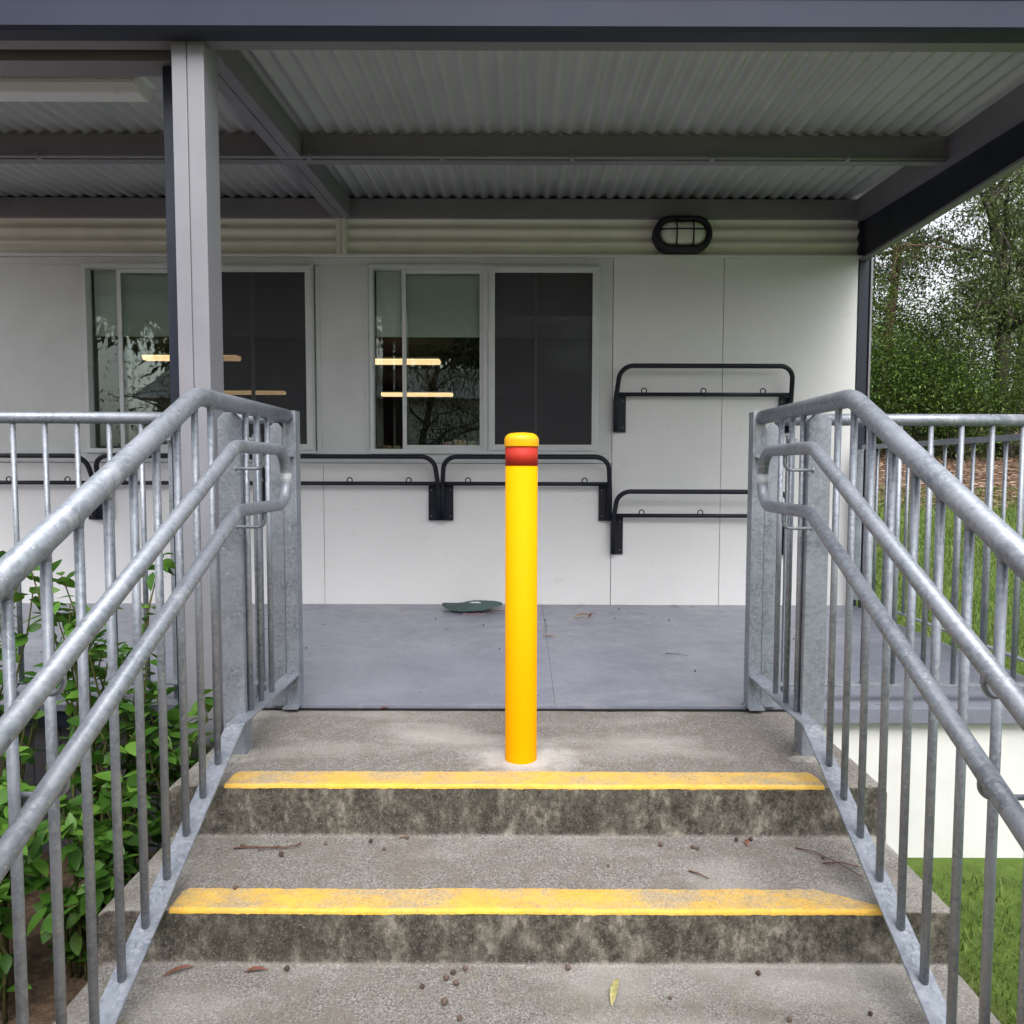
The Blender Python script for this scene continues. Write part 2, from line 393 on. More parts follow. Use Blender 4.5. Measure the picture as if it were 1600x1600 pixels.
# painted nosing strips: follow the nose 1.5 mm proud, ragged outline
def strip(y, zt, x0, x1, depth, seed, endcut=None, name='nosing_strip'):
    mb = MB(); rows = []; n = 240
    for i in range(n+1):
        x = x0+(x1-x0)*i/n
        q = noise.noise(Vector((x*9, seed, 0)))*.006+noise.noise(Vector((x*45, seed, 3)))*.0025
        dp = depth+q; lo = max(.0004, .0012+noise.noise(Vector((x*12, seed, 9)))*.002+noise.noise(Vector((x*90, seed, 9)))*.005)
        e0 = (x-x0)/.02; e1 = (x1-x)/.02
        if e0 < 1: dp *= max(.15, 1-(1-e0)**2*.3)
        if endcut and x > endcut[0]: dp *= 1-endcut[1]*(x-endcut[0])/(x1-endcut[0])
        elif e1 < 1 and not endcut: dp *= max(.3, 1-(1-e1)**2*.6)
        row = []
        pts = [(y+.009+(dp-.009)*(1-k/8), zt) for k in range(9)]
        for k in range(1, 7):
            a = R(90*k/6); pts.append((y+.009-.009*math.sin(a), zt-.009+.009*math.cos(a)))
        pts += [(y-.0001*k, zt-.009-lo*k/3) for k in range(1, 4)]
        for j, (py, pz) in enumerate(pts):
            off = .0007 if j not in (0, len(pts)-1) else -.001
            if i in (0, n): off = -.001
            nyz = (0, 1) if j < 9 else (-math.sin(R(90*min(6, j-8)/6)), math.cos(R(90*min(6, j-8)/6)))
            d1 = disp(x, py, pz)+noise.noise(Vector((x*2.2, pz*3, 7)))*.002*(1 if pz < -.005 else 0); d2 = disp(x, pz, py)*.8
            row.append((x, py+d1+nyz[0]*off, pz+d2+nyz[1]*off))
        rows.append(row)
    mb.grid(rows); bmesh.ops.recalc_face_normals(mb.bm, faces=mb.bm.faces)
    return obj(name, mb, YELL, steps)
strip(1.971, 0, -.820, .826, .098, 1.3).__setitem__('label', 'worn yellow strip on the top step below the bollard')
strip(1.631, -.143, -.812, .830, .092, 5.1, (.70, .85)).__setitem__('label', 'worn yellow strip on the second step')
strip(1.300, -.271, -.80, .82, .09, 8.7); strip(.975, -.41, -.80, .82, .09, 3.3)

# ---------------------------------------------------------------- deck
D = 4.608
deck = thing('veranda_deck', 'grey painted veranda floor between the steps and the wall', 'deck', (0, 3.6, ZB))
m = MB(); m.box(-3.9, .1135, 2.612, D+.02, -.012, .012, .0006); m.box(.1145, 2.07, 2.612, D+.02, -.012, .012, .0006)
obj('floor_sheet', m, DECK, deck)
m = MB(); m.box(-3.9, -.985, 2.625, 2.66, -.075, -.0125, .002); obj('edge_board', m, NAVY, deck, 'dark edge board left of the steps')
m = MB(); m.box(1.005, 2.07, 2.60, 2.625, -.045, .010, .003); obj('edge_board', m, DECK, deck, 'grey edge board right of the steps')
m = MB()
for i in range(58): m.box(-3.9+.05*i, -3.853+.05*i, 2.665, 2.68, ZB-.05, -.02, .002)
m.box(-3.9, -1.0, 2.682, 2.69, ZB-.05, -.02)
obj('skirt', m, paint('dark_skirt_slats', (.10, .095, .115), .6, .1), deck, 'dark vertical slat skirt left of the steps')
m = MB(); m.box(1.0, 2.07, 2.64, 2.66, ZB-.05, -.0125, .002); m.box(2.05, 2.07, 2.665, 4.6, ZB-.05, -.0125)
obj('skirt', m, SKIRTW, deck, 'white skirt board right of the steps')
m = MB(); m.box(-.975, .985, 2.6075, 2.6115, -.05, .0025); obj('gap_shade_strip', m, DARK, deck)  # black strip added to stand in for the shaded gap at the deck edge
m = MB(); m.box(-.97, .99, 2.645, 2.665, -.3, -.014); obj('joist', m, BEAM, deck)

# ---------------------------------------------------------------- building
bld = thing('portable_classroom', 'off white sheeted building with sliding windows behind the veranda', 'building', (0, D, ZB))
m = MB()
m.box(-5.0, -1.2515, D, D+.05, .012, .895, .0015); m.box(-1.2485, .5415, D, D+.05, .012, .895, .0015)
obj('wall_panel', m, WALL, bld, 'low wall sheets under the windows')
m = MB(); m.box(.5445, 1.2185, D-.006, D+.05, .012, 2.15, .002); obj('wall_panel', m, WALL, bld, 'tall wall sheet right of the window')
m = MB(); m.box(1.2215, 2.04, D-.006, D+.05, .012, 2.15, .002); obj('wall_panel', m, WALL, bld, 'tall wall sheet at the corner')
# window band: sill band, head band, covers between windows
m = MB(); m.box(-5, .5415, D-.010, D+.05, .898, .960, .003); obj('sill_band', m, TRIM, bld)
m = MB(); m.box(-5, .5415, D-.004, D+.05, 2.106, 2.150, .002); obj('head_band', m, TRIM, bld)
for a, b in ((-1.286, -.954), (.462, .5415), (-5, -2.708)):
    m = MB(); m.box(a, b, D-.002, D+.05, .9605, 2.1055, .0015)
    if b-a > .1:
        m.box(a+.004, a+.03, D-.008, D-.0022, .965, 2.10, .002); m.box(b-.03, b-.004, D-.008, D-.0022, .965, 2.10, .002)
    obj('cover_panel', m, TRIM, bld)
m = MB(); m.box(-5, 2.06, D-.022, D+.05, 2.1515, 2.167, .003); obj('capping_strip', m, WALL, bld)
# corrugated strip (horizontal ribs)
def ribs(x0, x1):
    mb = MB(); rows = []
    for i in range(61):
        z = 2.168+(2.41-2.168)*i/60; ph = (z-2.168)/.0755*2*math.pi
        c = math.cos(ph); yy = D+.012-.011*(abs(c)**.8*(1 if c > 0 else -1))
        rows.append([(x0, yy, z), (x1, yy, z)])
    mb.grid(rows); bmesh.ops.recalc_face_normals(mb.bm, faces=mb.bm.faces); return mb
obj('corrugated_strip', ribs(-5, -1.14), CREAM, bld); obj('corrugated_strip', ribs(-1.10, 2.04), CREAM, bld)
m = MB(); m.box(-5, 2.04, D+.027, D+.05, 2.168, 2.6); obj('upper_wall', m, CREAM, bld)
m = MB(); m.box(-1.150, -1.1195, D-.018, D+.02, 2.168, 2.385, .003); m.box(-1.1165, -1.087, D-.018, D+.02, 2.168, 2.385, .003)
obj('joint_cover', m, CREAM, bld)
m = MB(); m.box(2.04+.002, 2.105, D-.012, D+.08, .06, 2.40, .004); obj('corner_post', m, NAVY, bld)
m = MB(); m.box(2.03, 2.075, D-.03, D-.013, .013, .055, .004); obj('foot_block', m, NAVY, bld)
m = MB(); m.box(2.04, 2.1, D-.03, D-.013, .98, 1.03, .003); obj('clamp', m, NAVY, bld)
m = MB(); m.box(2.112, 2.125, D-.02, D+.03, ZB, 2.16, .002); obj('edge_trim', m, BEAM, bld)
# room behind
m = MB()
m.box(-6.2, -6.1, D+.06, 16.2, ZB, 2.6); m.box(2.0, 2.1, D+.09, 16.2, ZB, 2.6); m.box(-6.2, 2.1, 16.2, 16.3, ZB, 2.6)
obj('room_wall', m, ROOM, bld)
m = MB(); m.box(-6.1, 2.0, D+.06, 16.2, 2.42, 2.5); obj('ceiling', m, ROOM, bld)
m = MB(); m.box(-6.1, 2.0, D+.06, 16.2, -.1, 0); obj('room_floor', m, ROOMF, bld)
m = MB(); m.box(-6.4, 2.3, D+.06, 16.6, 2.61, 2.70); obj('roof', m, ROOF, bld)
m = MB(); m.box(-6.2, -5.0, D, D+.05, ZB, 2.6); m.box(-6.0, 2.04, D+.03, D+.06, ZB, .01); obj('wall_panel', m, WALL, bld)
# window
wx0, wx1, wz0, wz1 = -.952, .460, .962, 2.104
fm = MB(); rings_rect(fm, wx0, wx1, wz0, wz1, D-.024, D+.045, .022)
fm.box(-.252, -.2235, D-.020, D+.045, wz0+.022, wz1-.022, .001)       # centre mullion
fm.box(wx0-.012, wx1+.012, D-.034, D-.0245, wz0-.006, wz0+.008, .002)   # sill lip
win = obj('window', fm, ALU, bld, 'main sliding window right of the post')
s = MB(); rings_rect(s, -.755, -.2535, wz0+.023, wz1-.023, D+.006, D+.024, .024, .001); obj('sash', s, ALU, win)
s = MB(); s.box(-.735, -.272, D+.013, D+.017, wz0+.045, wz1-.045); obj('pane', s, GLASS, win)
s = MB(); s.box(wx0+.02, wx1-.02, D+.033, D+.036, wz0+.02, wz1-.02); obj('pane', s, GLASS, win)
s = MB(); rings_rect(s, -.222, wx1-.006, wz0+.010, wz1-.010, D-.0365, D-.0245, .040, .003)
rings_rect(s, -.214, wx1-.014, wz0+.018, wz1-.018, D-.0405, D-.0366, .012, .001)
obj('screen_frame', s, ALU, win)
for (cx_, cz_) in ((-.212, 1.98), (-.212, 1.53), (-.212, 1.12), (-.14, .985), (.36, .985)):
    s = MB(); s.box(cx_-.006, cx_+.006, D-.048, D-.0406, cz_-.009, cz_+.009, .002); obj('clip', s, ALU, win)
s = MB(); s.box(-.184, wx1-.044, D-.031, D-.030, wz0+.048, wz1-.048); obj('flyscreen', s, MESH, win)
s = MB(); s.box(wx0+.03, wx1-.03, D+.060, D+.062, 1.695, 2.09); s.box(wx0+.03, wx1-.03, D+.056, D+.066, 1.680, 1.6945, .002); obj('blind', s, BLIND, win)
s = MB(); s.box(-.205, -.125, D-.0418, D-.0406, 2.067, 2.079); obj('sticker', s, paint('grey_sticker', (.62, .62, .62), .5), win)
s = MB(); s.box(.06, .078, D+.012, D+.032, wz0+.022, wz1-.022, .001); obj('inner_stile', s, ALU, win)
win2 = copy_tree(win, bld); win2.location.x -= 1.752; win2['label'] = 'left sliding window partly hidden by the veranda post'
# things on the window ledge inside
m = MB(); m.box(-6, 2.0, D+.065, D+.40, .90, .93); obj('window_ledge', m, ROOM, bld)
for (x, wdt, hh, col, lab, y) in ((-.905, .055, .05, (.42, .30, .18), 'small tan carton inside the window at its left end', .13), (-.84, .04, .05, (.45, .38, .2), 'small yellowish carton inside the window beside the tan carton', .15),
        (-.52, .055, .075, (.50, .22, .18), 'reddish picture card leaning inside the window, left of the others', .12), (-.445, .07, .085, (.55, .35, .2), 'orange picture card in the middle of the window ledge', .13), (-.36, .05, .08, (.40, .45, .30), 'greenish picture card on the window ledge near the window frame', .14)):
    m = MB(); m.box(x, x+wdt, D+y, D+y+.03, .93, .93+hh+.03, .002)
    solo('carton' if 'carton' in lab else 'picture_card', m, paint('card_'+lab[:9], col, .7, .5, 40), (x+wdt/2, D+y, .93), lab, 'carton' if 'carton' in lab else 'card')
m = MB(); m.box(-.78, -.62, D+.9, D+1.2, 0, 1.16, .01); solo('cupboard', m, DARK, (-.7, D+1, 0), 'dark cupboard standing inside the room behind the main window', 'cupboard')
# ceiling lights
def clight(x, y, z, ln, lab):
    t = thing('ceiling_light', lab, 'ceiling light', (x, y, z), 'lit fluorescent lights inside the room')
    m = MB(); m.prism([(y-.09, z), (y-.06, z-.055), (y+.06, z-.055), (y+.09, z)], 'x', x-ln/2, x+ln/2, .008); obj('diffuser', m, TUBE, t)
    m = MB(); m.box(x-ln/2, x+ln/2, y-.075, y+.075, z+.001, z+.03, .003); m.tube([(x-.3, y, z+.03), (x-.3, y, 2.42)], .006, 6); m.tube([(x+.3, y, z+.03), (x+.3, y, 2.42)], .006, 6)
    obj('housing', m, TRIM, t)
clight(-1.673, 9.5, 2.245, 1.2, 'upper lit tube light seen through the main window')
clight(-1.87, 13, 2.18, 1.24, 'lower lit tube light seen through the main window')
clight(-4.227, 9.5, 2.285, 1.2, 'upper lit tube light seen through the left window, cut by the post')
clight(-4.794, 13, 2.205, 1.24, 'lower lit tube light seen through the left window')

# ---------------------------------------------------------------- veranda roof
SL = .05
def rz(y): return 2.494-SL*(D-y)
vr = thing('veranda_roof', 'corrugated veranda roof on grey steel beams over the deck', 'roof', (0, 2.5, ZB))
def sheet(x0, x1, nm):
    mb = MB(); n = int((x1-x0)/.0095); rows = []
    for y in (2.44, 3.0, 3.6, 4.2, 4.70):
        rows.append([(x0+(x1-x0)*i/n, y, rz(y)+.0105+.0100*math.sin((x0+(x1-x0)*i/n)/.0762*2*math.pi)) for i in range(n+1)])
    mb.grid(rows); o = obj('roof_sheet', mb, ROOF, vr); sm = o.modifiers.new('s', 'SOLIDIFY'); sm.thickness = .0012; sm.offset = 1
sheet(-3.9, -1.1115, 'l'); sheet(-1.1085, 2.02, 'r')
def cbeam_x(x0, x1, y, z0, z1, fl=.05, mat=BEAM, nm='beam'):   # C section, web facing the camera, flanges behind
    mb = MB(); mb.box(x0, x1, y, y+.004, z0, z1, 0); mb.box(x0, x1, y+.0042, y+fl, z0, z0+.004); mb.box(x0, x1, y+.0042, y+fl, z1-.004, z1)
    mb.box(x0, x1, y+fl-.004, y+fl, z0+.0042, z0+.018); return obj(nm, mb, mat, vr)
# front beam + gutter
cbeam_x(-1.048, 2.06, 2.50, 2.256, 2.382, .056, FB, 'front_beam'); cbeam_x(-3.9, -1.16, 2.50, 2.256, 2.382, .056, FB, 'front_beam')
m = MB(); m.box(-3.9, -1.21, 2.60, 2.70, 2.243, 2.378, .003); obj('inner_beam', m, FB, vr)
gp = [(2.498, 2.252), (2.44, 2.252), (2.428, 2.262), (2.424, 2.34), (2.415, 2.352), (2.408, 2.365), (2.414, 2.378), (2.424, 2.382), (2.428, 2.40), (2.498, 2.40)]
m = MB(); m.prism(gp, 'x', -3.9, 2.08)
obj('gutter', m, GUT, vr)
# longitudinal double beam on the module joint
for a, b in ((-1.165, -1.1115), (-1.1085, -1.055)):
    m = MB()
    for (y0, y1) in ((2.58, 3.598), (3.655, 4.568)):
        z0 = 2.352 if y0 < 3 else 2.388
        pts = [(y0, rz(y0)-.118), (y1, rz(y1)-.118), (y1, rz(y1)-.003), (y0, rz(y0)-.003)]
        m.prism(pts, 'x', a, b, .002)
    obj('joist', m, BEAM, vr)
m = MB(); pts = [(2.56, rz(2.56)-.118), (4.60, rz(4.6)-.118), (4.6, rz(4.6)-.002), (2.56, rz(2.56)-.002)]; m.prism(pts, 'x', 2.0, 2.012)
m.prism([(2.56, rz(2.56)-.118), (4.60, rz(4.6)-.118), (4.6, rz(4.6)-.112), (2.56, rz(2.56)-.112)], 'x', 2.0121, 2.058); obj('side_beam', m, BEAM, vr)
m = MB(); m.prism([(2.56, 2.15), (4.60, 2.15), (4.6, rz(4.6)-.06), (2.56, rz(2.56)-.06)], 'x', 2.0605, 2.075); obj('side_panel', m, NAVY, vr)
m = MB(); m.box(2.045, 2.09, 2.56, 4.59, 2.135, 2.149, .002); obj('side_trim', m, BEAM, vr)
cbeam_x(-1.054, 1.999, 3.60, rz(3.6)-.122, rz(3.6)-.002, .05, BEAM, 'purlin'); cbeam_x(-3.9, -1.166, 3.60, rz(3.6)-.122, rz(3.6)-.002, .05, BEAM, 'purlin')
cbeam_x(-3.9, 2.059, 4.57, 2.381, 2.492, .035, BEAM, 'wall_beam')
m = MB(); m.box(-1.1645, -1.0555, 3.598, 3.655, rz(3.6)-.121, rz(3.6)-.115); obj('plate', m, BEAM, vr)
m = MB(); m.tube([(-3.9, 3.575, 2.328), (1.99, 3.575, 2.328)], .0075, 10)
obj('conduit', m, MAUVE, vr)
for x in (-2.9, -2.3, -1.66, -1.02, -.392, .222, .884, 1.525):
    m = MB(); m.box(x-.010, x+.010, 3.564, 3.598, 2.320, 2.337, .002); obj('saddle', m, MAUVE, vr)
# post: two C sections with a seam
m = MB(); m.box(-1.158, -1.1095, 2.500, 2.612, ZB-.05, 2.32, .004); m.box(-1.1065, -1.052, 2.500, 2.612, ZB-.05, 2.32, .004)
m.box(-1.112, -1.104, 2.506, 2.6, ZB-.05, 2.30)
obj('post', m, MAUVE, vr, 'pale mauve grey double post left of the steps')
m = MB(); m.box(-1.249, -1.1705, 2.628, 2.70, .013, 2.24, .003); obj('post', m, NAVY, vr, 'navy post behind the pale post')
m = MB(); m.box(2.00, 2.07, 2.63, 2.70, .013, 2.14, .003); obj('post', m, NAVY, vr, 'navy post at the right front corner')
# batten light under the roof
t = thing('batten_light', 'white wedge shaped batten light under the veranda roof left of the post', 'light fitting', (-2.0, 3.0, 2.3))
m = MB(); m.box(-2.75, -1.470, 2.955, 3.045, 2.372, 2.405, .003); obj('base', m, TUBE2, t)
m = MB(); m.prism([(2.93, 2.371), (2.93, 2.345), (2.96, 2.318), (3.04, 2.318), (3.07, 2.345), (3.07, 2.371)], 'x', -2.72, -1.50, .004); obj('diffuser', m, TUBE2, t)

# ---------------------------------------------------------------- bulkhead light
t = thing('bulkhead_light', 'oval black caged bulkhead light on the cream corrugated strip', 'wall light', (.953, D-.05, 2.28))
def oval(hw, hh, n=48):
    r = hh; c = hw-r; return [((c if math.cos(a) >= 0 else -c)+r*math.cos(a), r*math.sin(a)) for a in [2*math.pi*(i+.5)/n for i in range(n)]]
cx, cz = .953, 2.280
m = MB()
secs = [(.178, .106, D-.001), (.180, .108, D-.05), (.172, .100, D-.082), (.155, .083, D-.094), (.145, .073, D-.086), (.143, .071, D-.05)]
ov = [[(cx+px, y, cz+pz) for px, pz in oval(hw, hh)] for hw, hh, y in secs]
V = [[m.bm.verts.new(p) for p in q] for q in ov]
for A, B in zip(V, V[1:]):
    for k in range(48): m.bm.faces.new((A[k], A[(k+1) % 48], B[(k+1) % 48], B[k])).smooth = True
bmesh.ops.recalc_face_normals(m.bm, faces=m.bm.faces); obj('frame', m, RACK, t)
m = MB(); V = []
for sc_, y in ((1, D-.052), (.97, D-.068), (.8, D-.082), (.5, D-.090), (.02, D-.092)):
    V.append([m.bm.verts.new((cx+px*sc_, y, cz+pz*sc_)) for px, pz in oval(.1425, .0705)])
for A, B in zip(V, V[1:]):
    for k in range(48): m.bm.faces.new((A[k], A[(k+1) % 48], B[(k+1) % 48], B[k])).smooth = True
m.bm.faces.new(V[-1]); bmesh.ops.recalc_face_normals(m.bm, faces=m.bm.faces); obj('lens', m, paint('frosted_lens', (.78, .78, .72), .3, .03), t)
m = MB()
for px in (-.045, .055): m.tube([(cx+px, D-.088, cz+.078), (cx+px, D-.104, cz+.04), (cx+px, D-.108, cz), (cx+px, D-.104, cz-.04), (cx+px, D-.088, cz-.078)], .0048, 8)
m.tube([(cx-.148, D-.088, cz+.016), (cx-.1, D-.103, cz+.016), (cx, D-.109, cz+.016), (cx+.1, D-.103, cz+.016), (cx+.148, D-.088, cz+.016)], .0048, 8); obj('cage', m, RACK, t)

# ---------------------------------------------------------------- bag racks
def rack(x0, x1, zt, lab, hooks, hz=.164):
    dz = zt-.39
    t = thing('bag_rack', lab, 'bag rack', ((x0+x1)/2, D-.01, zt), 'dark tubular bag racks on the wall')
    y = D-.085; r = .0145
    P = [(x0+.004, y+.045, dz), (x0+.004, y+.045, zt-.20), (x0+.024, y-.035, zt), (x1-.024, y-.035, zt), (x1-.004, y+.045, zt-.20), (x1-.004, y+.045, dz)]
    m = MB(); m.tube(fillet(P, [.05, .085, .085, .05], 10), r, 14); obj('hoop', m, RACK, t)
    m = MB(); m.tube([(x0+.008, y+.03, zt-hz), (x1-.008, y+.03, zt-hz)], .0125, 12); obj('lower_bar', m, RACK, t)
    for s_, xx in ((1, x0+.004), (-1, x1-.004)):
        m = MB(); a, b = sorted((xx-s_*.008, xx+s_*.066)); m.box(a, b, D-.018 if zt < 1.2 else D-.022, D-.0105, dz-.004, zt-hz-.01, .0015)
        m.box(xx-.004, xx+.004, D-.045, D-.018, dz, zt-hz-.02)
        m.box(xx+s_*.014-.002, xx+s_*.014+.002, D-.05, D-.018, dz, zt-hz-.014)
        obj('mounting_plate', m, RACK, t)
        for q in (dz+.025, zt-hz-.04):
            m = MB(); m.tube([(xx+s_*.048, D-.018, q), (xx+s_*.048, D-.026, q)], .0040, 8); obj('screw', m, ZINC, t)
    for hx in hooks:
        m = MB(); q = []
        for k in range(13):
            a = R(-40+260*k/12); q.append((hx+.0155*math.cos(a), y+.017, zt-hz+.020+.016*math.sin(a)))
        m.tube(q, .0036, 8); obj('hook', m, RACK, t)
rack(.555, 1.638, 1.483, 'dark bag rack highest on the wall, right of the window', (.728, 1.09, 1.452))
rack(.545, 1.628, .727, 'dark bag rack low on the right, partly behind the right stair railing', (.722, 1.083, 1.445), .150)
rack(-.510, .533, .935, 'dark bag rack under the main window, crossed by the yellow bollard', (-.345, .014, .37))
rack(-1.567, -.524, .935, 'dark bag rack under the window between the left stair railing and the bollard', (-1.428, -1.07, -.708))
rack(-2.624, -1.581, .935, 'dark bag rack behind the left stair railing and the veranda post', (-2.46, -2.10, -1.74))
rack(-3.681, -2.638, .935, 'dark bag rack at the far left beyond the post', (-3.52, -3.16, -2.80))

# ---------------------------------------------------------------- bollard
t = thing('bollard', 'yellow steel bollard with a red reflective band on the top step', 'bollard', (-.008, 2.16, 0))
m = MB(); m.lathe([(.0468, -.004), (.0470, .001), (.0470, .93)], -.008, 2.16, 64); obj('body', m, BY, t)
m = MB(); m.lathe([(.0476, .8702), (.0476, .9245)], -.008, 2.16, 64); obj('reflective_band', m, RED, t)
m = MB(); pr = [(.0470, .9250), (.0498, .9252), (.0503, .928), (.0503, .944)]+[(.0503-.024*(1-math.cos(R(a))), .944+.021*math.sin(R(a))) for a in range(10, 91, 10)]+[(.018, .9662), (.003, .9668)]
m.lathe(pr, -.008, 2.16, 64); obj('cap', m, BC, t)
# ---------------------------------------------------------------- stair railings
K = .5
def stair_rail(s, lab):
    X = s*.830
    t = thing('stair_railing', lab, 'railing', (X, 2.0, 0), 'galvanised stair railings')
    def T(nm, pts, rad, r, n=20): m = MB(); m.tube(fillet(pts, rad, 12), r, n); return obj(nm, m, GALV, t)
    ye = .88
    T('top_rail', [(X, 2.588, 1.043), (X, 1.885, 1.043), (X, ye, 1.043-K*(1.885-ye))], .16, .0240, 28)
    hx = s*.745
    T('handrail', [(hx, ye, .918-K*(1.915-ye)), (hx, 1.915, .918), (hx, 2.315, .918), (hx, 2.315, .750), (hx, 1.92, .750), (hx, ye, .750-K*(1.92-ye))], [.10, .075, .075, .10], .0172, 22)
    # bright highlight on the return, painted as a paler, smoother sleeve
    m = MB(); m.tube([(hx, 2.315, .800), (hx, 2.315, .846)], .0175, 22); obj('highlight_sleeve', m, paint('highlight_grey', (.36, .375, .40), .28, .1), t)
    for z in (.918, .750):
        m = MB(); m.tube(fillet([(s*.832, 2.135, z-.058), (hx, 2.125, z-.058), (hx, 2.125, z-.01)], .026, 8), .0048, 10)
        m.ball((s*.8315, 2.135, z-.058), .0085, .5, 1, 1); obj('bracket', m, GALV, t)
        m = MB(); m.tube(fillet([(s*.832, 1.18, z-.058-K*.73), (hx, 1.18, z-.058-K*.73), (hx, 1.18, z-.015-K*.73)], .026, 8), .0048, 10); obj('bracket', m, GALV, t)
    # bottom flat bar: level, then down the slope
    bx = s*.825; hw = .0255
    m = MB(); zz = .131
    pts = [(2.62, zz), (2.08, zz), (ye, zz-.52*(2.08-ye)), (ye, zz-.006-.52*(2.08-ye)), (2.082, zz-.0065), (2.62, zz-.0065)]
    m.prism(pts, 'x', bx-hw, bx+hw, .001); obj('bottom_bar', m, GALV, t)
    def zb(y): return zz if y > 2.08 else zz-.52*(2.08-y)
    def ztp(y): return 1.030 if y > 1.93 else 1.036-K*(1.905-y) if y < 1.85 else 1.036-.018*((1.93-y)/.08)
    ys_ = [2.385, 2.290, 2.200, 1.955, 1.860, 1.763, 1.662, 1.562, 1.464, 1.366, 1.268, 1.170, 1.072, .974]
    for y in ys_:
        m = MB(); m.tube([(bx, y, zb(y)-.001), (bx, y, ztp(y))], .0088, 12)
        pass
        m.lathe([(.0088, ztp(y)-.018), (.0096, ztp(y)-.008), (.0118, ztp(y)-.001)], bx, y, 12); obj('baluster', m, GALV, t)
    # flat posts with chamfered heads
    def flat(x0, x1, y0, y1, z0, z1, nm='post'):
        c = .020; m = MB(); m.prism([(x0, z0), (x1, z0), (x1, z1-c), (x1-c, z1), (x0+c, z1), (x0, z1-c)], 'y', y0, y1, .0015); obj(nm, m, GALV, t)
    a, b = sorted((s*.895, s*.829)); flat(a, b, 2.165, 2.185, -.01, 1.024)
    m = MB(); m.box(a+.004, b-.004, 2.1855, 2.235, .0, 1.0, .002); obj('post_web', m, GALV, t)
    a, b = sorted((s*.898, s*.845)); flat(a, b, 2.600, 2.612, .013, 1.020)
    a, b = sorted((s*.895, s*.829)); flat(a, b, 1.005, 1.025, -.45, 1.024-K*.87)
    # newel: angle section with a fin at the opening
    a, b = sorted((s*.842, s*.806)); m = MB(); m.box(a, b, 2.592, 2.598, .013, 1.062, .001)
    a2, b2 = sorted((s*.8058, s*.797)); m.box(a2, b2, 2.588, 2.640, .013, 1.062, .001)
    m.box(*sorted((s*.845, s*.8062)), 2.560, 2.591, .900, .905); m.box(*sorted((s*.842, s*.8062)), 2.5985, 2.64, 1.056, 1.062)
    m.box(*sorted((s*.850, s*.795)), 2.56, 2.65, .0128, .019, .001)
    obj('newel', m, GALV, t)
    # grout pad where the post enters the landing
    m = MB(); rows = []
    for k in range(25):
        q = 2*math.pi*k/24; rad = 1+.55*noise.noise(Vector((math.cos(q), math.sin(q), s)))
        rows.append([(s*.862, 2.175, .007), (s*.862+.045*rad*math.cos(q), 2.175+.03*rad*math.sin(q), .006), (s*.862+.075*rad*math.cos(q), 2.17+.052*rad*math.sin(q), -.002)])
    m.grid(rows); bmesh.ops.recalc_face_normals(m.bm, faces=m.bm.faces); obj('grout_pad', m, paint('pale_grout_pad', (.27, .255, .23), .9, .3, 60), t)
stair_rail(-1, 'galvanised stair railing on the left side of the steps')
stair_rail(1, 'galvanised stair railing on the right side of the steps')

# ---------------------------------------------------------------- deck railings
def deck_rail(x0, x1, lab, bals, posts, ends=False):
    t = thing('deck_railing', lab, 'railing', ((x0+x1)/2, 2.66, 0), 'galvanised railings round the deck edge')
    m = MB(); m.tube([(x0, 2.66, 1.040), (x1, 2.66, 1.040)], .0212, 24); obj('top_rail', m, GALV, t)
    m = MB(); m.box(x0, x1, 2.64, 2.68, .076, .083, .001); obj('bottom_bar', m, GALV, t)
    for x in bals:
        m = MB(); m.tube([(x, 2.66, .082), (x, 2.66, 1.03)], .0088, 12); obj('baluster', m, GALV, t)
    for x in posts:
        m = MB(); m.box(x-.014, x+.014, 2.683, 2.70, .013, .985, .001); m.tube([(x, 2.680, .93), (x, 2.6825, .93)], .004, 8); m.box(x-.012, x+.012, 2.65, 2.683, .96, .972); obj('post', m, GALV, t)
deck_rail(-3.9, -.90, 'galvanised deck railing left of the steps behind the shrub', [-1.07+0.115*i for i in (0, 1)]+[-1.371-.115*i for i in range(22)], [-1.275, -.970, -2.5])
deck_rail(.90, 2.06, 'galvanised deck railing right of the steps along the front edge', [1.012, 1.126, 1.235, 1.345, 1.455, 1.565, 1.675, 1.785, 1.9], [.965, 2.03])
t = thing('deck_railing', 'galvanised side railing running from the right wall corner to the front', 'railing', (2.06, 3.6, 0), 'galvanised railings round the deck edge')
m = MB(); m.box(2.045, 2.075, 2.72, 4.50, .985, 1.012, .002); obj('top_rail', m, GALV, t)
m = MB(); m.box(2.045, 2.075, 2.72, 4.50, .076, .083, .001); obj('bottom_bar', m, GALV, t)
for i in range(15): m = MB(); m.tube([(2.06, 2.83+.115*i, .082), (2.06, 2.83+.115*i, .985)], .0085, 10); obj('baluster', m, GALV, t)
m = MB(); m.box(2.030, 2.075, 4.535, 4.55, .06, .985, .001); m.tube([(2.045, 4.532, .93), (2.045, 4.536, .93)], .005, 8); obj('post', m, GALV, t)

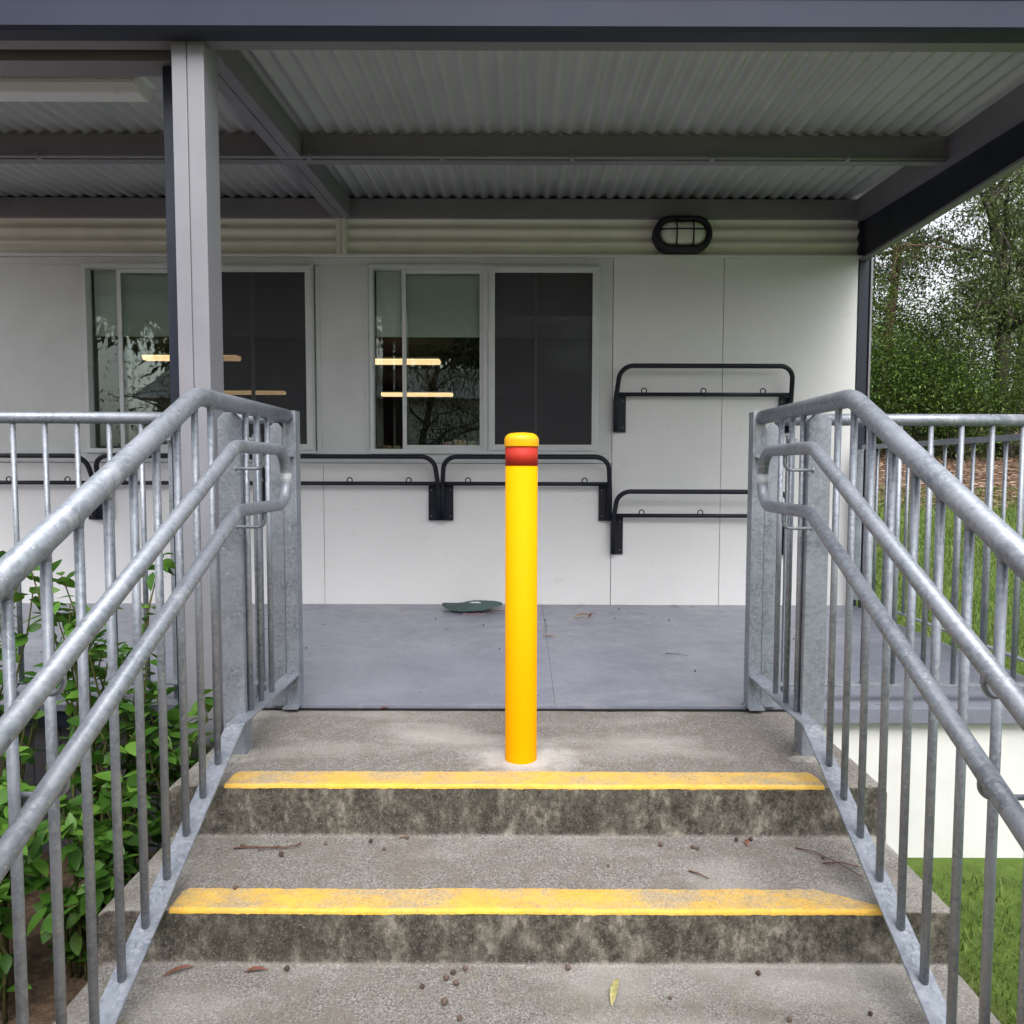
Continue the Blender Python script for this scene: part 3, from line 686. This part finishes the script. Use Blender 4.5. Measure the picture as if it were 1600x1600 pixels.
# ---------------------------------------------------------------- hat on the deck
rnd = random.Random(3)
t = thing('bucket_hat', 'squashed dark green brimmed hat lying on the deck against the wall', 'hat', (-.31, 4.44, .012))
HAT = NT('dark_green_cloth'); HAT.bump(HAT.noise(400, 3), .3, .0006); HATM = HAT.fin(HAT.ramp(HAT.noise(8, 4), [(.3, (.052, .082, .080)), (.7, (.075, .115, .112))]), .85, 0, .2)
def hz_(x, y):      # flattened crown, brim rolled up at the left end and lifted at the right
    rr = math.hypot(x/.183, y/.145)
    z = .020+.030*math.exp(-((math.hypot((x-.02)/.11, (y+.01)/.10))**4))
    z += .012*math.sin(x*14+1)*rr + (.030*((-x-.05)/.13)**1.6 if x < -.05 else 0) + (.022*((x-.06)/.12) if x > .06 else 0)
    z -= .018*max(0, rr-.55)*(1 if -.06 < x < .1 else 0)
    return max(.004, z)
m = MB(); rows = []
for j in range(15):
    rr = j/14
    rows.append([(-.31+.183*rr*math.cos(2*math.pi*k/64), 4.425+.145*rr*math.sin(2*math.pi*k/64), .012+hz_(.183*rr*math.cos(2*math.pi*k/64), .145*rr*math.sin(2*math.pi*k/64))) for k in range(65)])
m.grid(rows); bmesh.ops.remove_doubles(m.bm, verts=m.bm.verts, dist=.0002); bmesh.ops.recalc_face_normals(m.bm, faces=m.bm.faces)
h = obj('brim', m, HATM, t); sm = h.modifiers.new('s', 'SOLIDIFY'); sm.thickness = .003
m = MB()
m.grid([[(-.31+x, 4.425+yy, .012+.0022+hz_(x, yy)) for x in [-.012+.055*i/8+sh for i in range(9)]] for yy, sh in ((-.070, .012), (-.055, .004), (-.040, -.008))])
pz = obj('white_patch', m, paint('white_print', (.62, .66, .68), .7), t); sm = pz.modifiers.new('s', 'SOLIDIFY'); sm.thickness = .002; sm.offset = 1
m = MB(); m.tube([(-.36+.13*i/10, 4.28+.006*math.sin(i), .0155+.002*math.sin(i*2)) for i in range(11)], .0025, 6); obj('cord', m, paint('pink_cord', (.42, .25, .25), .8), t)

# ---------------------------------------------------------------- litter: gumnuts, twigs, leaves
NUT = paint('gumnut_brown', (.07, .045, .033), .75, .4, 60); NUT2 = paint('gumnut_pale', (.13, .09, .07), .8, .3, 60); TWIG = paint('red_brown_twig', (.11, .05, .032), .8, .3, 40)
def nutmesh(mat, r=.0075):
    mb = MB(); mb.lathe([(.0015, 0), (.0055, .0012), (.0080, .005), (.0082, .0085), (.0068, .0115), (.0062, .0132), (.0048, .0135), (.0042, .0105)], 0, 0, 12)
    mb.tube([(0, 0, .001), (.001, .001, -.004)], .0012, 6); me = bpy.data.meshes.new('gumnut'); mb.bm.to_mesh(me); mb.bm.free(); me.materials.append(mat); return me
NM = [nutmesh(NUT), nutmesh(NUT2)]
nuts = {
 -.143: [(-.53, 1.916, 'brown gumnut on the second step, left of the small group behind the yellow strip'), (-.412, 1.938, 'dark gumnut close to the riser, left part of the second step'), (-.371, 1.895, 'round gumnut in front of the riser, left part of the second step'), (-.316, 1.950, 'pale gumnut touching the riser left of the bollard'),
  (.370, 1.914, 'round grey gumnut on the second step right of the bollard'), (.453, 1.911, 'gumnut of a touching pair on the second step, left one'), (.465, 1.899, 'gumnut of a touching pair on the second step, right one'), (.217, 1.812, 'small brown gumnut lying mid tread just right of the bollard line'), (.579, 1.947, 'dark open gumnut near the riser, left of its neighbour at right'), (.619, 1.953, 'dark gumnut near the riser, right of the open gumnut'), (.771, 1.853, 'tiny dark gumnut beside the crossed twigs'),
  (-.741, 1.911, 'pale gumnut at the end of the red twig'), (-.63, 1.863, 'dark gumnut in front of the red twig'), (-.690, 1.708, 'brown gumnut sitting on the yellow strip of the second step')],
 -.271: [(-.532, 1.60, 'dark gumnut on the lowest tread near the left railing'), (-.128, 1.604, 'pale gumnut at the back of the cluster on the lowest tread'), (-.152, 1.595, 'dark gumnut at the left of the cluster on the lowest tread'), (-.147, 1.567, 'pale gumnut at the front of the cluster on the lowest tread'), (-.166, 1.579, 'brown gumnut in the middle of the cluster on the lowest tread'), (-.218, 1.548, 'small dark gumnut left of the cluster on the lowest tread'), (-.161, 1.504, 'large pale gumnut in front of the cluster on the lowest tread'), (-.132, 1.462, 'open brown gumnut at the bottom edge of the photo'), (.099, 1.618, 'reddish gumnut against the lowest riser below the bollard'), (.312, 1.521, 'tiny gumnut right of the fallen gum leaf'), (.531, 1.60, 'dark pointed gumnut on the lowest tread towards the right railing'), (.547, 1.461, 'brown gumnut at the bottom edge on the right'), (.724, 1.476, 'small dark gumnut far right on the lowest tread')],
 .012: [(.815, 4.118, 'gumnut on the deck near the right stair railing'), (.722, 3.064, 'gumnut alone on the front part of the deck at right'), (-.116, 3.442, 'gumnut on the deck just left of the bollard'), (-.411, 3.87, 'gumnut on the deck in front of the hat, nearest the camera'), (-.497, 4.136, 'gumnut on the deck below the left end of the hat'), (-.22, 3.969, 'gumnut on the deck in front of the right end of the hat'), (.12, 4.109, 'gumnut on the deck right behind the bollard'), (.578, 4.457, 'gumnut on the deck close to the wall'), (.519, 4.167, 'gumnut on the deck right of the dry leaves'), (1.353, 3.669, 'gumnut on the deck seen between the right balusters'), (1.571, 3.714, 'gumnut on the deck furthest right behind the balusters'), (-1.028, 3.457, 'gumnut on the deck beside the left newel')]}
i = 0
for z, L in nuts.items():
    for x, y, lab in L:
        o = bpy.data.objects.new('gumnut', NM[0 if ('dark' in lab or z > 0) else 1]); sc.collection.objects.link(o)
        s_ = rnd.uniform(.85, 1.15)*.72*(.66 if 'tiny' in lab or z > 0 else .8 if 'small' in lab else 1.15 if 'large' in lab else 1); tilt = rnd.uniform(1.2, 1.9)
        o.scale = (s_,)*3; o.rotation_euler = (tilt, 0, rnd.uniform(0, 6.28)); o.location = (x, y, z+.0072*s_+(.001 if z < 0 else 0)); tag(o, lab, 'gumnut', 'gumnuts scattered on the steps and deck')
def twig(pts, r, lab, side=()):
    m = MB(); n = len(pts); m.tube(pts, r, 7, rr=[r*(1-.5*k/(n-1)) for k in range(n)])
    for sd_ in side: m.tube(sd_, r*.6, 6)
    solo('twig', m, TWIG, pts[0], lab, 'twig')
z = -.139
twig([(-.763, 1.895, z), (-.72, 1.897, z+.004), (-.68, 1.892, z+.005), (-.63, 1.894, z+.003), (-.588, 1.905, z+.006)], .0026, 'knobbly red brown twig on the left of the second step', [[(-.70, 1.894, z+.003), (-.69, 1.885, z)], [(-.66, 1.893, z+.004), (-.645, 1.902, z+.004)], [(-.60, 1.90, z+.004), (-.592, 1.915, z+.008)]])
twig([(.72, 1.905, z), (.756, 1.886, z+.003), (.80, 1.825, z+.003), (.835, 1.765, z)], .0019, 'long thin twig lying diagonally at the right of the second step')
twig([(.763, 1.829, z), (.80, 1.823, z+.0065), (.855, 1.812, z)], .0022, 'short red twig crossing under the long thin twig')
twig([(.413, 1.792, z), (.435, 1.775, z+.002), (.454, 1.757, z)], .0022, 'little dark twig right of centre on the second step')
twig([(.653, 3.365, .016), (.70, 3.347, .018), (.746, 3.32, .015)], .0018, 'thin twig on the front part of the deck')
twig([(.119, 4.074, .016), (.124, 3.93, .017), (.112, 3.80, .015)], .0013, 'hair thin dry stalk on the deck right of the bollard')
def fleaf(c, ang, ln, wd, mat, lab, curl=.01, nm='fallen_leaf'):
    m = MB(); rows = []
    for i in range(13):
        t_ = i/12; w_ = wd*math.sin(math.pi*min(1, t_*1.02))**.8*(1-.25*t_)+.0006; bend = .25*math.sin(t_*2.2)
        cxp = (t_-.5)*ln; cyp = bend*ln*.15
        rows.append([(cxp, cyp+s_*w_, curl*math.sin(t_*math.pi*.9)+abs(s_)*w_*.35+.0015) for s_ in (-1, -.5, 0, .5, 1)])
    rows = [[(c[0]+p[0]*math.cos(ang)-p[1]*math.sin(ang), c[1]+p[0]*math.sin(ang)+p[1]*math.cos(ang), c[2]+p[2]) for p in r_] for r_ in rows]
    m.grid(rows); o = solo(nm, m, mat, c, lab, 'leaf'); sm = o.modifiers.new('s', 'SOLIDIFY'); sm.thickness = .0006; return o
LY = paint('yellow_green_leaf', (.36, .33, .14), .6, .35, 90); LR = paint('russet_leaf', (.19, .075, .048), .6, .3, 60); LT = paint('tan_leaf', (.34, .22, .13), .7, .35, 60)
fleaf((.20, 1.535, -.269), R(72), .085, .0085, LY, 'yellowish green gum leaf on the lowest tread right of the bollard')
fleaf((-.772, 1.597, -.269), R(28), .065, .006, LR, 'russet curled leaf on the lowest tread by the left railing', .006)
fleaf((.34, 4.18, .013), R(10), .12, .022, LT, 'curled tan leaf on the deck right of the bollard', .018)
fleaf((.39, 4.20, .013), R(50), .07, .010, LR, 'brown leaf beside the curled tan leaf on the deck', .02)
fleaf((.13, 3.71, .013), R(-8), .075, .010, LT, 'narrow tan leaf lying flat on the deck near the bollard', .003)
fleaf((-.145, 4.30, .013), R(15), .12, .011, LR, 'russet leaf between the hat and the bollard', .012)
for q, (x, y, l, a, mt, lab) in enumerate(((1.045, 4.50, .05, 12, 'LT', 'tan leaf fragment against the wall foot near the right railing'), (.93, 4.53, .06, -6, 'LR', 'dark leaf fragment against the wall foot right of the panel joint'), (.36, 4.55, .05, 3, 'LR', 'russet leaf fragment against the wall foot behind the curled leaf'), (-.72, 4.34, .03, 40, 'LT', 'tiny tan leaf on the deck left of the hat'), (.60, 1.93, .03, 80, 'LR', 'tiny russet leaf against the top riser right of the gumnut pair'), (-.60, 1.600, .05, 5, 'LR', 'dark leaf scrap in the corner of the lowest tread'))):
    fleaf((x, y, .013 if y > 2.6 else -.141 if y > 1.65 else -.269), R(a), l, .006, LT if mt == 'LT' else LR, lab, .005)
fleaf((-.33, 1.958, -.141), R(5), .02, .004, LT, 'tiny tan leaf by the top riser', .002)
fleaf((-.50, 2.60, .002), R(20), .035, .006, LR, 'small russet leaf in the gap below the deck edge', .006)

# ---------------------------------------------------------------- vegetation
def leaf_mesh(L, wide):
    """returns verts, faces of one ovate leaf along +x, folded on the midrib"""
    xs_ = [0, .18, .4, .65, .86, 1]; ws = [0, .72, 1, .82, .42, 0]
    V = []; F = []
    for t_, w_ in zip(xs_, ws):
        dz = -.22*t_*t_*L
        V += [(t_*L, -w_*wide, dz+w_*wide*.25), (t_*L, 0, dz), (t_*L, w_*wide, dz+w_*wide*.25)]
    for i in range(5):
        a = i*3; F += [(a, a+1, a+4, a+3), (a+1, a+2, a+5, a+4)]
    return V, F
def cloud(leaves, kind='full'):
    """leaves: list of (pos, dir euler-ish matrix, length, width)"""
    V = []; F = []
    for p, mt, L, wd in leaves:
        b = len(V)
        if kind == 'full': v, fc = leaf_mesh(L, wd)
        else: v = [(0, 0, 0), (L*.45, -wd, 0), (L, 0, -L*.1), (L*.45, wd, 0)]; fc = [(0, 1, 2, 3)]
        V += [tuple(p+mt @ Vector(q)) for q in v]; F += [tuple(b+k for k in q) for q in fc]
    return V, [], F
def rmat(rn, up=0.0, yaw=None, droop=None):
    y = rn.uniform(0, 6.283) if yaw is None else yaw
    pt = rn.gauss(up, .45) if droop is None else droop
    return Matrix.Rotation(y, 3, 'Z') @ Matrix.Rotation(pt, 3, 'Y') @ Matrix.Rotation(rn.gauss(0, .5), 3, 'X')
# near shrub with broad leaves left of the steps
def shrub(x, y, hgt, nst, spread, lab, seed, ys=(1.95, 2.62)):
    rn = random.Random(seed); t = thing('leafy_shrub', lab, 'shrub', (x, y, -.56), 'broad leaved shrubs left of the steps')
    st = MB(); lv = []
    for s_ in range(nst):
        a = rn.uniform(0, 6.28); q = rn.uniform(.1, 1)**.6; tx = x+math.cos(a)*spread[0]*q; ty = y+math.sin(a)*spread[1]*q; tz = -.56+hgt*rn.uniform(.45, 1)
        p0 = Vector((x+rn.gauss(0, .04), y+rn.gauss(0, .04), -.58)); p3 = Vector((tx, ty, tz))
        pts = [p0.lerp(p3, k/6)+Vector((rn.gauss(0, .012), rn.gauss(0, .012), 0))+Vector((0, 0, .10*math.sin(k/6*math.pi))) for k in range(7)]
        st.tube(pts, .004, 6, rr=[.0055-.0006*k for k in range(7)])
        for k in range(1, 7):
            for _ in range(3 if k < 6 else 6):
                base = pts[k]+Vector((rn.gauss(0, .012), rn.gauss(0, .012), rn.gauss(0, .012))); L = rn.uniform(.045, .085)
                lv.append((base, rmat(rn, -.1), L, L*rn.uniform(.22, .30)))
    obj('stems', st, STEM, t); o = obj('leaves', cloud(lv), LEAF, t); [setattr(p, 'use_smooth', True) for p in o.data.polygons]
shrub(-1.32, 2.32, 1.12, 26, (.26, .22), 'broad leaved green shrub against the left stair railing', 11)
shrub(-1.12, 2.35, .70, 14, (.12, .16), 'lower green shrub between the post and the concrete steps', 12)
shrub(-1.75, 2.30, 1.22, 26, (.28, .22), 'green shrub further left in front of the dark skirt', 13)
shrub(-1.45, 1.85, .60, 20, (.22, .28), 'low green shrub nearest the lower steps', 14)
shrub(-1.22, 2.02, .52, 16, (.16, .2), 'low green shrub pressed against the side of the concrete steps', 16)
shrub(-1.75, 1.65, .55, 20, (.34, .3), 'low spreading green shrub left of the lower steps', 17)
shrub(-2.2, 2.2, .9, 18, (.3, .25), 'green shrub at the far left below the deck', 15)
# grass on the lawn
rn = random.Random(5); V = []; F = []
def blade(x, y, z, hh, wd):
    a = rn.uniform(0, 6.28); lx, ly = math.cos(a)*hh*.5*rn.random(), math.sin(a)*hh*.5*rn.random(); ca, sa = math.cos(a+1.57)*wd, math.sin(a+1.57)*wd; b = len(V)
    V.extend([(x-ca, y-sa, z), (x+ca, y+sa, z), (x+lx+ca*.6, y+ly+sa*.6, z+hh*.6), (x+lx-ca*.6, y+ly-sa*.6, z+hh*.6), (x+lx*2.2, y+ly*2.2, z+hh)]); F.extend([(b, b+1, b+2, b+3), (b+3, b+2, b+4)])
for _ in range(52000):
    y = 1.2+13*rn.random()**1.2; x0 = 1.1 if y < 2.5 else 2.1 if y < 4 else .44*y; x = x0+rn.random()**1.2*(.72*y+1.0-x0+.3)
    sz = .5+.1*y
    blade(x, y, gz(x, y)-.005, rn.uniform(.025, .07)*min(1.3, sz), .0022*max(1, y/4))
g = obj('lawn_grass', (V, [], F), GRASS); tag(g, 'short bright green lawn grass beyond the right end of the deck', 'grass'); g['kind'] = 'stuff'
# leaf litter on the bank
V = []; F = []
for _ in range(9000):
    y = rn.uniform(12.8, 24); x = rn.uniform(.40*y, .80*y); L = rn.uniform(.04, .09); z = gz(x, y)+.01
    a = rn.uniform(0, 6.28); c_, s_ = math.cos(a), math.sin(a); b = len(V)
    V += [(x, y, z), (x+c_*L-s_*L*.2, y+s_*L+c_*L*.2, z+.02), (x+c_*L*2, y+s_*L*2, z+.01*rn.random()), (x+c_*L+s_*L*.2, y+s_*L-c_*L*.2, z)]; F.append((b, b+1, b+2, b+3))
g = obj('leaf_litter', (V, [], F), leafm('litter_leaf', (.12, .07, .045), (.24, .15, .10), (.38, .27, .19), .1)); tag(g, 'brown leaf litter covering the bank below the trees', 'leaf litter'); g['kind'] = 'stuff'

def tree(x, y, hgt, r0, lean, cr, n, Ls, lab, seed, leafmat, barkmat, crown_lo=.3, droop=None, group=None, clumps=60, nm='gum_tree', limbs=9, clump=1):
    rn = random.Random(seed); zb_ = gz(x, y)-.1; t = thing(nm, lab, 'tree', (x, y, zb_), group); tr = MB(); lv = []
    N = 12; P = [Vector((x+lean[0]*(k/N)**1.3+.06*hgt*.15*math.sin(k*.9+seed), y+lean[1]*(k/N)**1.3+.02*hgt*.15*math.cos(k*1.3+seed), zb_+hgt*k/N)) for k in range(N+1)]
    tr.tube(P, r0, 12, rr=[r0*(1-.8*k/N) for k in range(N+1)])
    cl = []
    for b in range(limbs):
        k = rn.uniform(crown_lo, .97); i_ = min(N-1, int(k*N)); p = P[i_].lerp(P[i_+1], k*N-i_); a = rn.uniform(0, 6.28); ln = cr*rn.uniform(.5, 1.0)*(1.15-.5*abs(k-.6))
        e = p+Vector((math.cos(a)*ln, math.sin(a)*ln, ln*rn.uniform(.1, .7))); q = [p.lerp(e, j/6)+Vector((rn.gauss(0, .03*ln), rn.gauss(0, .03*ln), rn.gauss(0, .03*ln)+(.1*ln*math.sin(j/6*3.14)))) for j in range(7)]; q[0] = p
        rb = r0*(1-.8*k)*.5; tr.tube(q, rb, 8, rr=[rb*(1-.13*j) for j in range(7)])
        for j in range(2, 7):
            for _ in range(2):
                e2 = q[j]+Vector((rn.gauss(0, .25*ln), rn.gauss(0, .25*ln), rn.gauss(0.05, .2*ln))); tr.tube([q[j], q[j].lerp(e2, .5)+Vector((0, 0, .03)), e2], rb*.25, 5, rr=[rb*.3, rb*.2, rb*.1]); cl.append(e2)
            cl.append(q[j])
    rn.shuffle(cl); per = max(1, n//len(cl))
    for c in cl:
        sz = cr*rn.uniform(.05, .12)*clump
        for _ in range(int(per*rn.uniform(.4, 1.6))):
            p = c+Vector((rn.gauss(0, sz), rn.gauss(0, sz), rn.gauss(0, sz*.8))); L = Ls*rn.uniform(.6, 1.3)
            lv.append((p, rmat(rn, .5 if droop is None else droop), L, L*.16))
    obj('trunk', tr, barkmat, t); obj('crown', cloud(lv, 'q'), leafmat, t)
    return t
G1 = 'gum trees beyond the right end of the deck'
tree(9.75, 20.0, 10, .17, (.3, .5), 2.6, 30000, .11, 'gum tree with reddish trunk on the bank right of the building', 21, GUM, BARK, .30, group=G1, limbs=22)
tree(12.0, 18.5, 10, .2, (-.6, .4), 2.8, 26000, .12, 'taller gum tree at the right behind the bank', 22, GUM, BARK2, .3, group=G1, limbs=20)
tree(9.4, 25, 12, .22, (.5, 0), 3.6, 34000, .19, 'distant gum tree seen between the nearer crowns', 23, GUM, BARK2, .2, group=G1, limbs=24)
tree(16.5, 25, 12, .22, (.5, 0), 3.8, 28000, .19, 'distant gum tree furthest right', 24, GUM, BARK2, .2, group=G1, limbs=22)
def bush(x, y, hgt, wd, n, lab, seed, mat=BUSH, Ls=.11):
    rn = random.Random(seed); z0 = gz(x, y)-.05; t = thing('bush', lab, 'bush', (x, y, z0), 'bushes on the bank'); st = MB(); lv = []
    cs = []
    for s_ in range(16):
        a = rn.uniform(0, 6.28); q = rn.random()**.5; e = Vector((x+math.cos(a)*wd*q, y+math.sin(a)*wd*q*.8, z0+hgt*rn.uniform(.35, 1)*(1-.3*q))); p0 = Vector((x+rn.gauss(0, .08), y+rn.gauss(0, .08), z0))
        pts = [p0.lerp(e, j/5)+Vector((rn.gauss(0, .04), rn.gauss(0, .04), .15*math.sin(j/5*3.14))) for j in range(6)]; st.tube(pts, .02, 6, rr=[.03-.005*j for j in range(6)])
        cs += [(pts[j], .16*wd+.10) for j in range(2, 6)]+[(pts[j]+Vector((rn.gauss(0, .2*wd), rn.gauss(0, .2*wd), rn.gauss(0, .15*hgt))), .14*wd+.05) for j in range(2, 6)]
    for c, sz in cs:
        for _ in range(int(n/len(cs)*rn.uniform(.4, 1.6))):
            L = Ls*rn.uniform(.6, 1.3); lv.append((c+Vector((rn.gauss(0, sz), rn.gauss(0, sz), rn.gauss(0, sz))), rmat(rn, .2), L, L*.2))
    obj('stems', st, BARK2, t); obj('leaves', cloud(lv, 'q'), mat, t)
bush(8.0, 18.6, 4.8, 1.9, 34000, 'dense green bush on the bank nearest the wall corner', 31, BUSH, .085)
bush(10.6, 18.2, 4.2, 2.0, 28000, 'rounded green bush right of the reddish trunk', 32, BUSH, .085)
bush(9.6, 21.0, 6.0, 2.6, 30000, 'tall dark bush behind the reddish trunk', 33, GUM, .11)
bush(13.6, 18.8, 4.0, 2.0, 22000, 'broad bush at the far right of the bank', 34, BUSH, .09)
bush(12.6, 22.5, 5.6, 2.8, 22000, 'tall bush further back between the gum trees', 35, GUM, .12)
bush(6.7, 16.6, 1.5, .6, 5000, 'small bright green bush partly hidden by the wall corner', 36, BUSH, .08)

# ---------------------------------------------------------------- behind the camera: what the window glass mirrors, and added trees that block low sky
hall = thing('neighbouring_hall', 'long pale weatherboard building facing the steps', 'building', (-2, -9, -.56))
m = MB()
for i in range(16): m.prism([(-9, -.56+.2*i), (-8.985, -.56+.2*i), (-9, -.36+.2*i), (-9.05, -.36+.2*i), (-9.05, -.56+.2*i)], 'x', -9, 3.5)
m.box(-9, 3.5, -12, -9.06, -.56, 2.64); obj('wall', m, paint('pale_boards', (.8, .8, .78), .6), hall)
m = MB(); m.prism([(-8.6, 2.55), (-12.4, 2.55), (-10.5, 3.5)], 'x', -9.4, 3.9); obj('roof', m, ROOF, hall)
def wtree(x, y, hgt, lean, lab, seed, n=9000):
    return tree(x, y, hgt, .09, lean, 1.9, n, .085, lab, seed, CAS, BARK2, .25, droop=1.25, nm='weeping_tree', limbs=18, clump=2, group='weeping trees in front of the hall')
wtree(-2.3, -4.2, 5.0, (1.3, 0), 'weeping tree with thin drooping needles leaning in front of the pale hall', 41)
wtree(-5.6, -5.0, 5.5, (-.8, 0), 'weeping tree left of the leaning one', 42)
wtree(1.8, -5.5, 5.5, (.6, 0), 'weeping tree right of the leaning one', 43)
tree(-9, -14, 11, .25, (0, 0), 4.0, 13000, .5, 'unseen dense gum tree added behind the pale hall to block low sky, left', 44, GUM, BARK2, .2, limbs=14)  # unseen gum trees, crowns made dense to darken the veranda wall
tree(-1, -15, 12, .25, (0, 0), 4.2, 13000, .5, 'unseen dense gum tree added behind the pale hall to block low sky, middle', 45, GUM, BARK2, .2, limbs=14)
tree(7, -14, 11, .25, (0, 0), 4.2, 13000, .5, 'unseen dense gum tree added behind the pale hall to block low sky, right', 46, GUM, BARK2, .2, limbs=14)
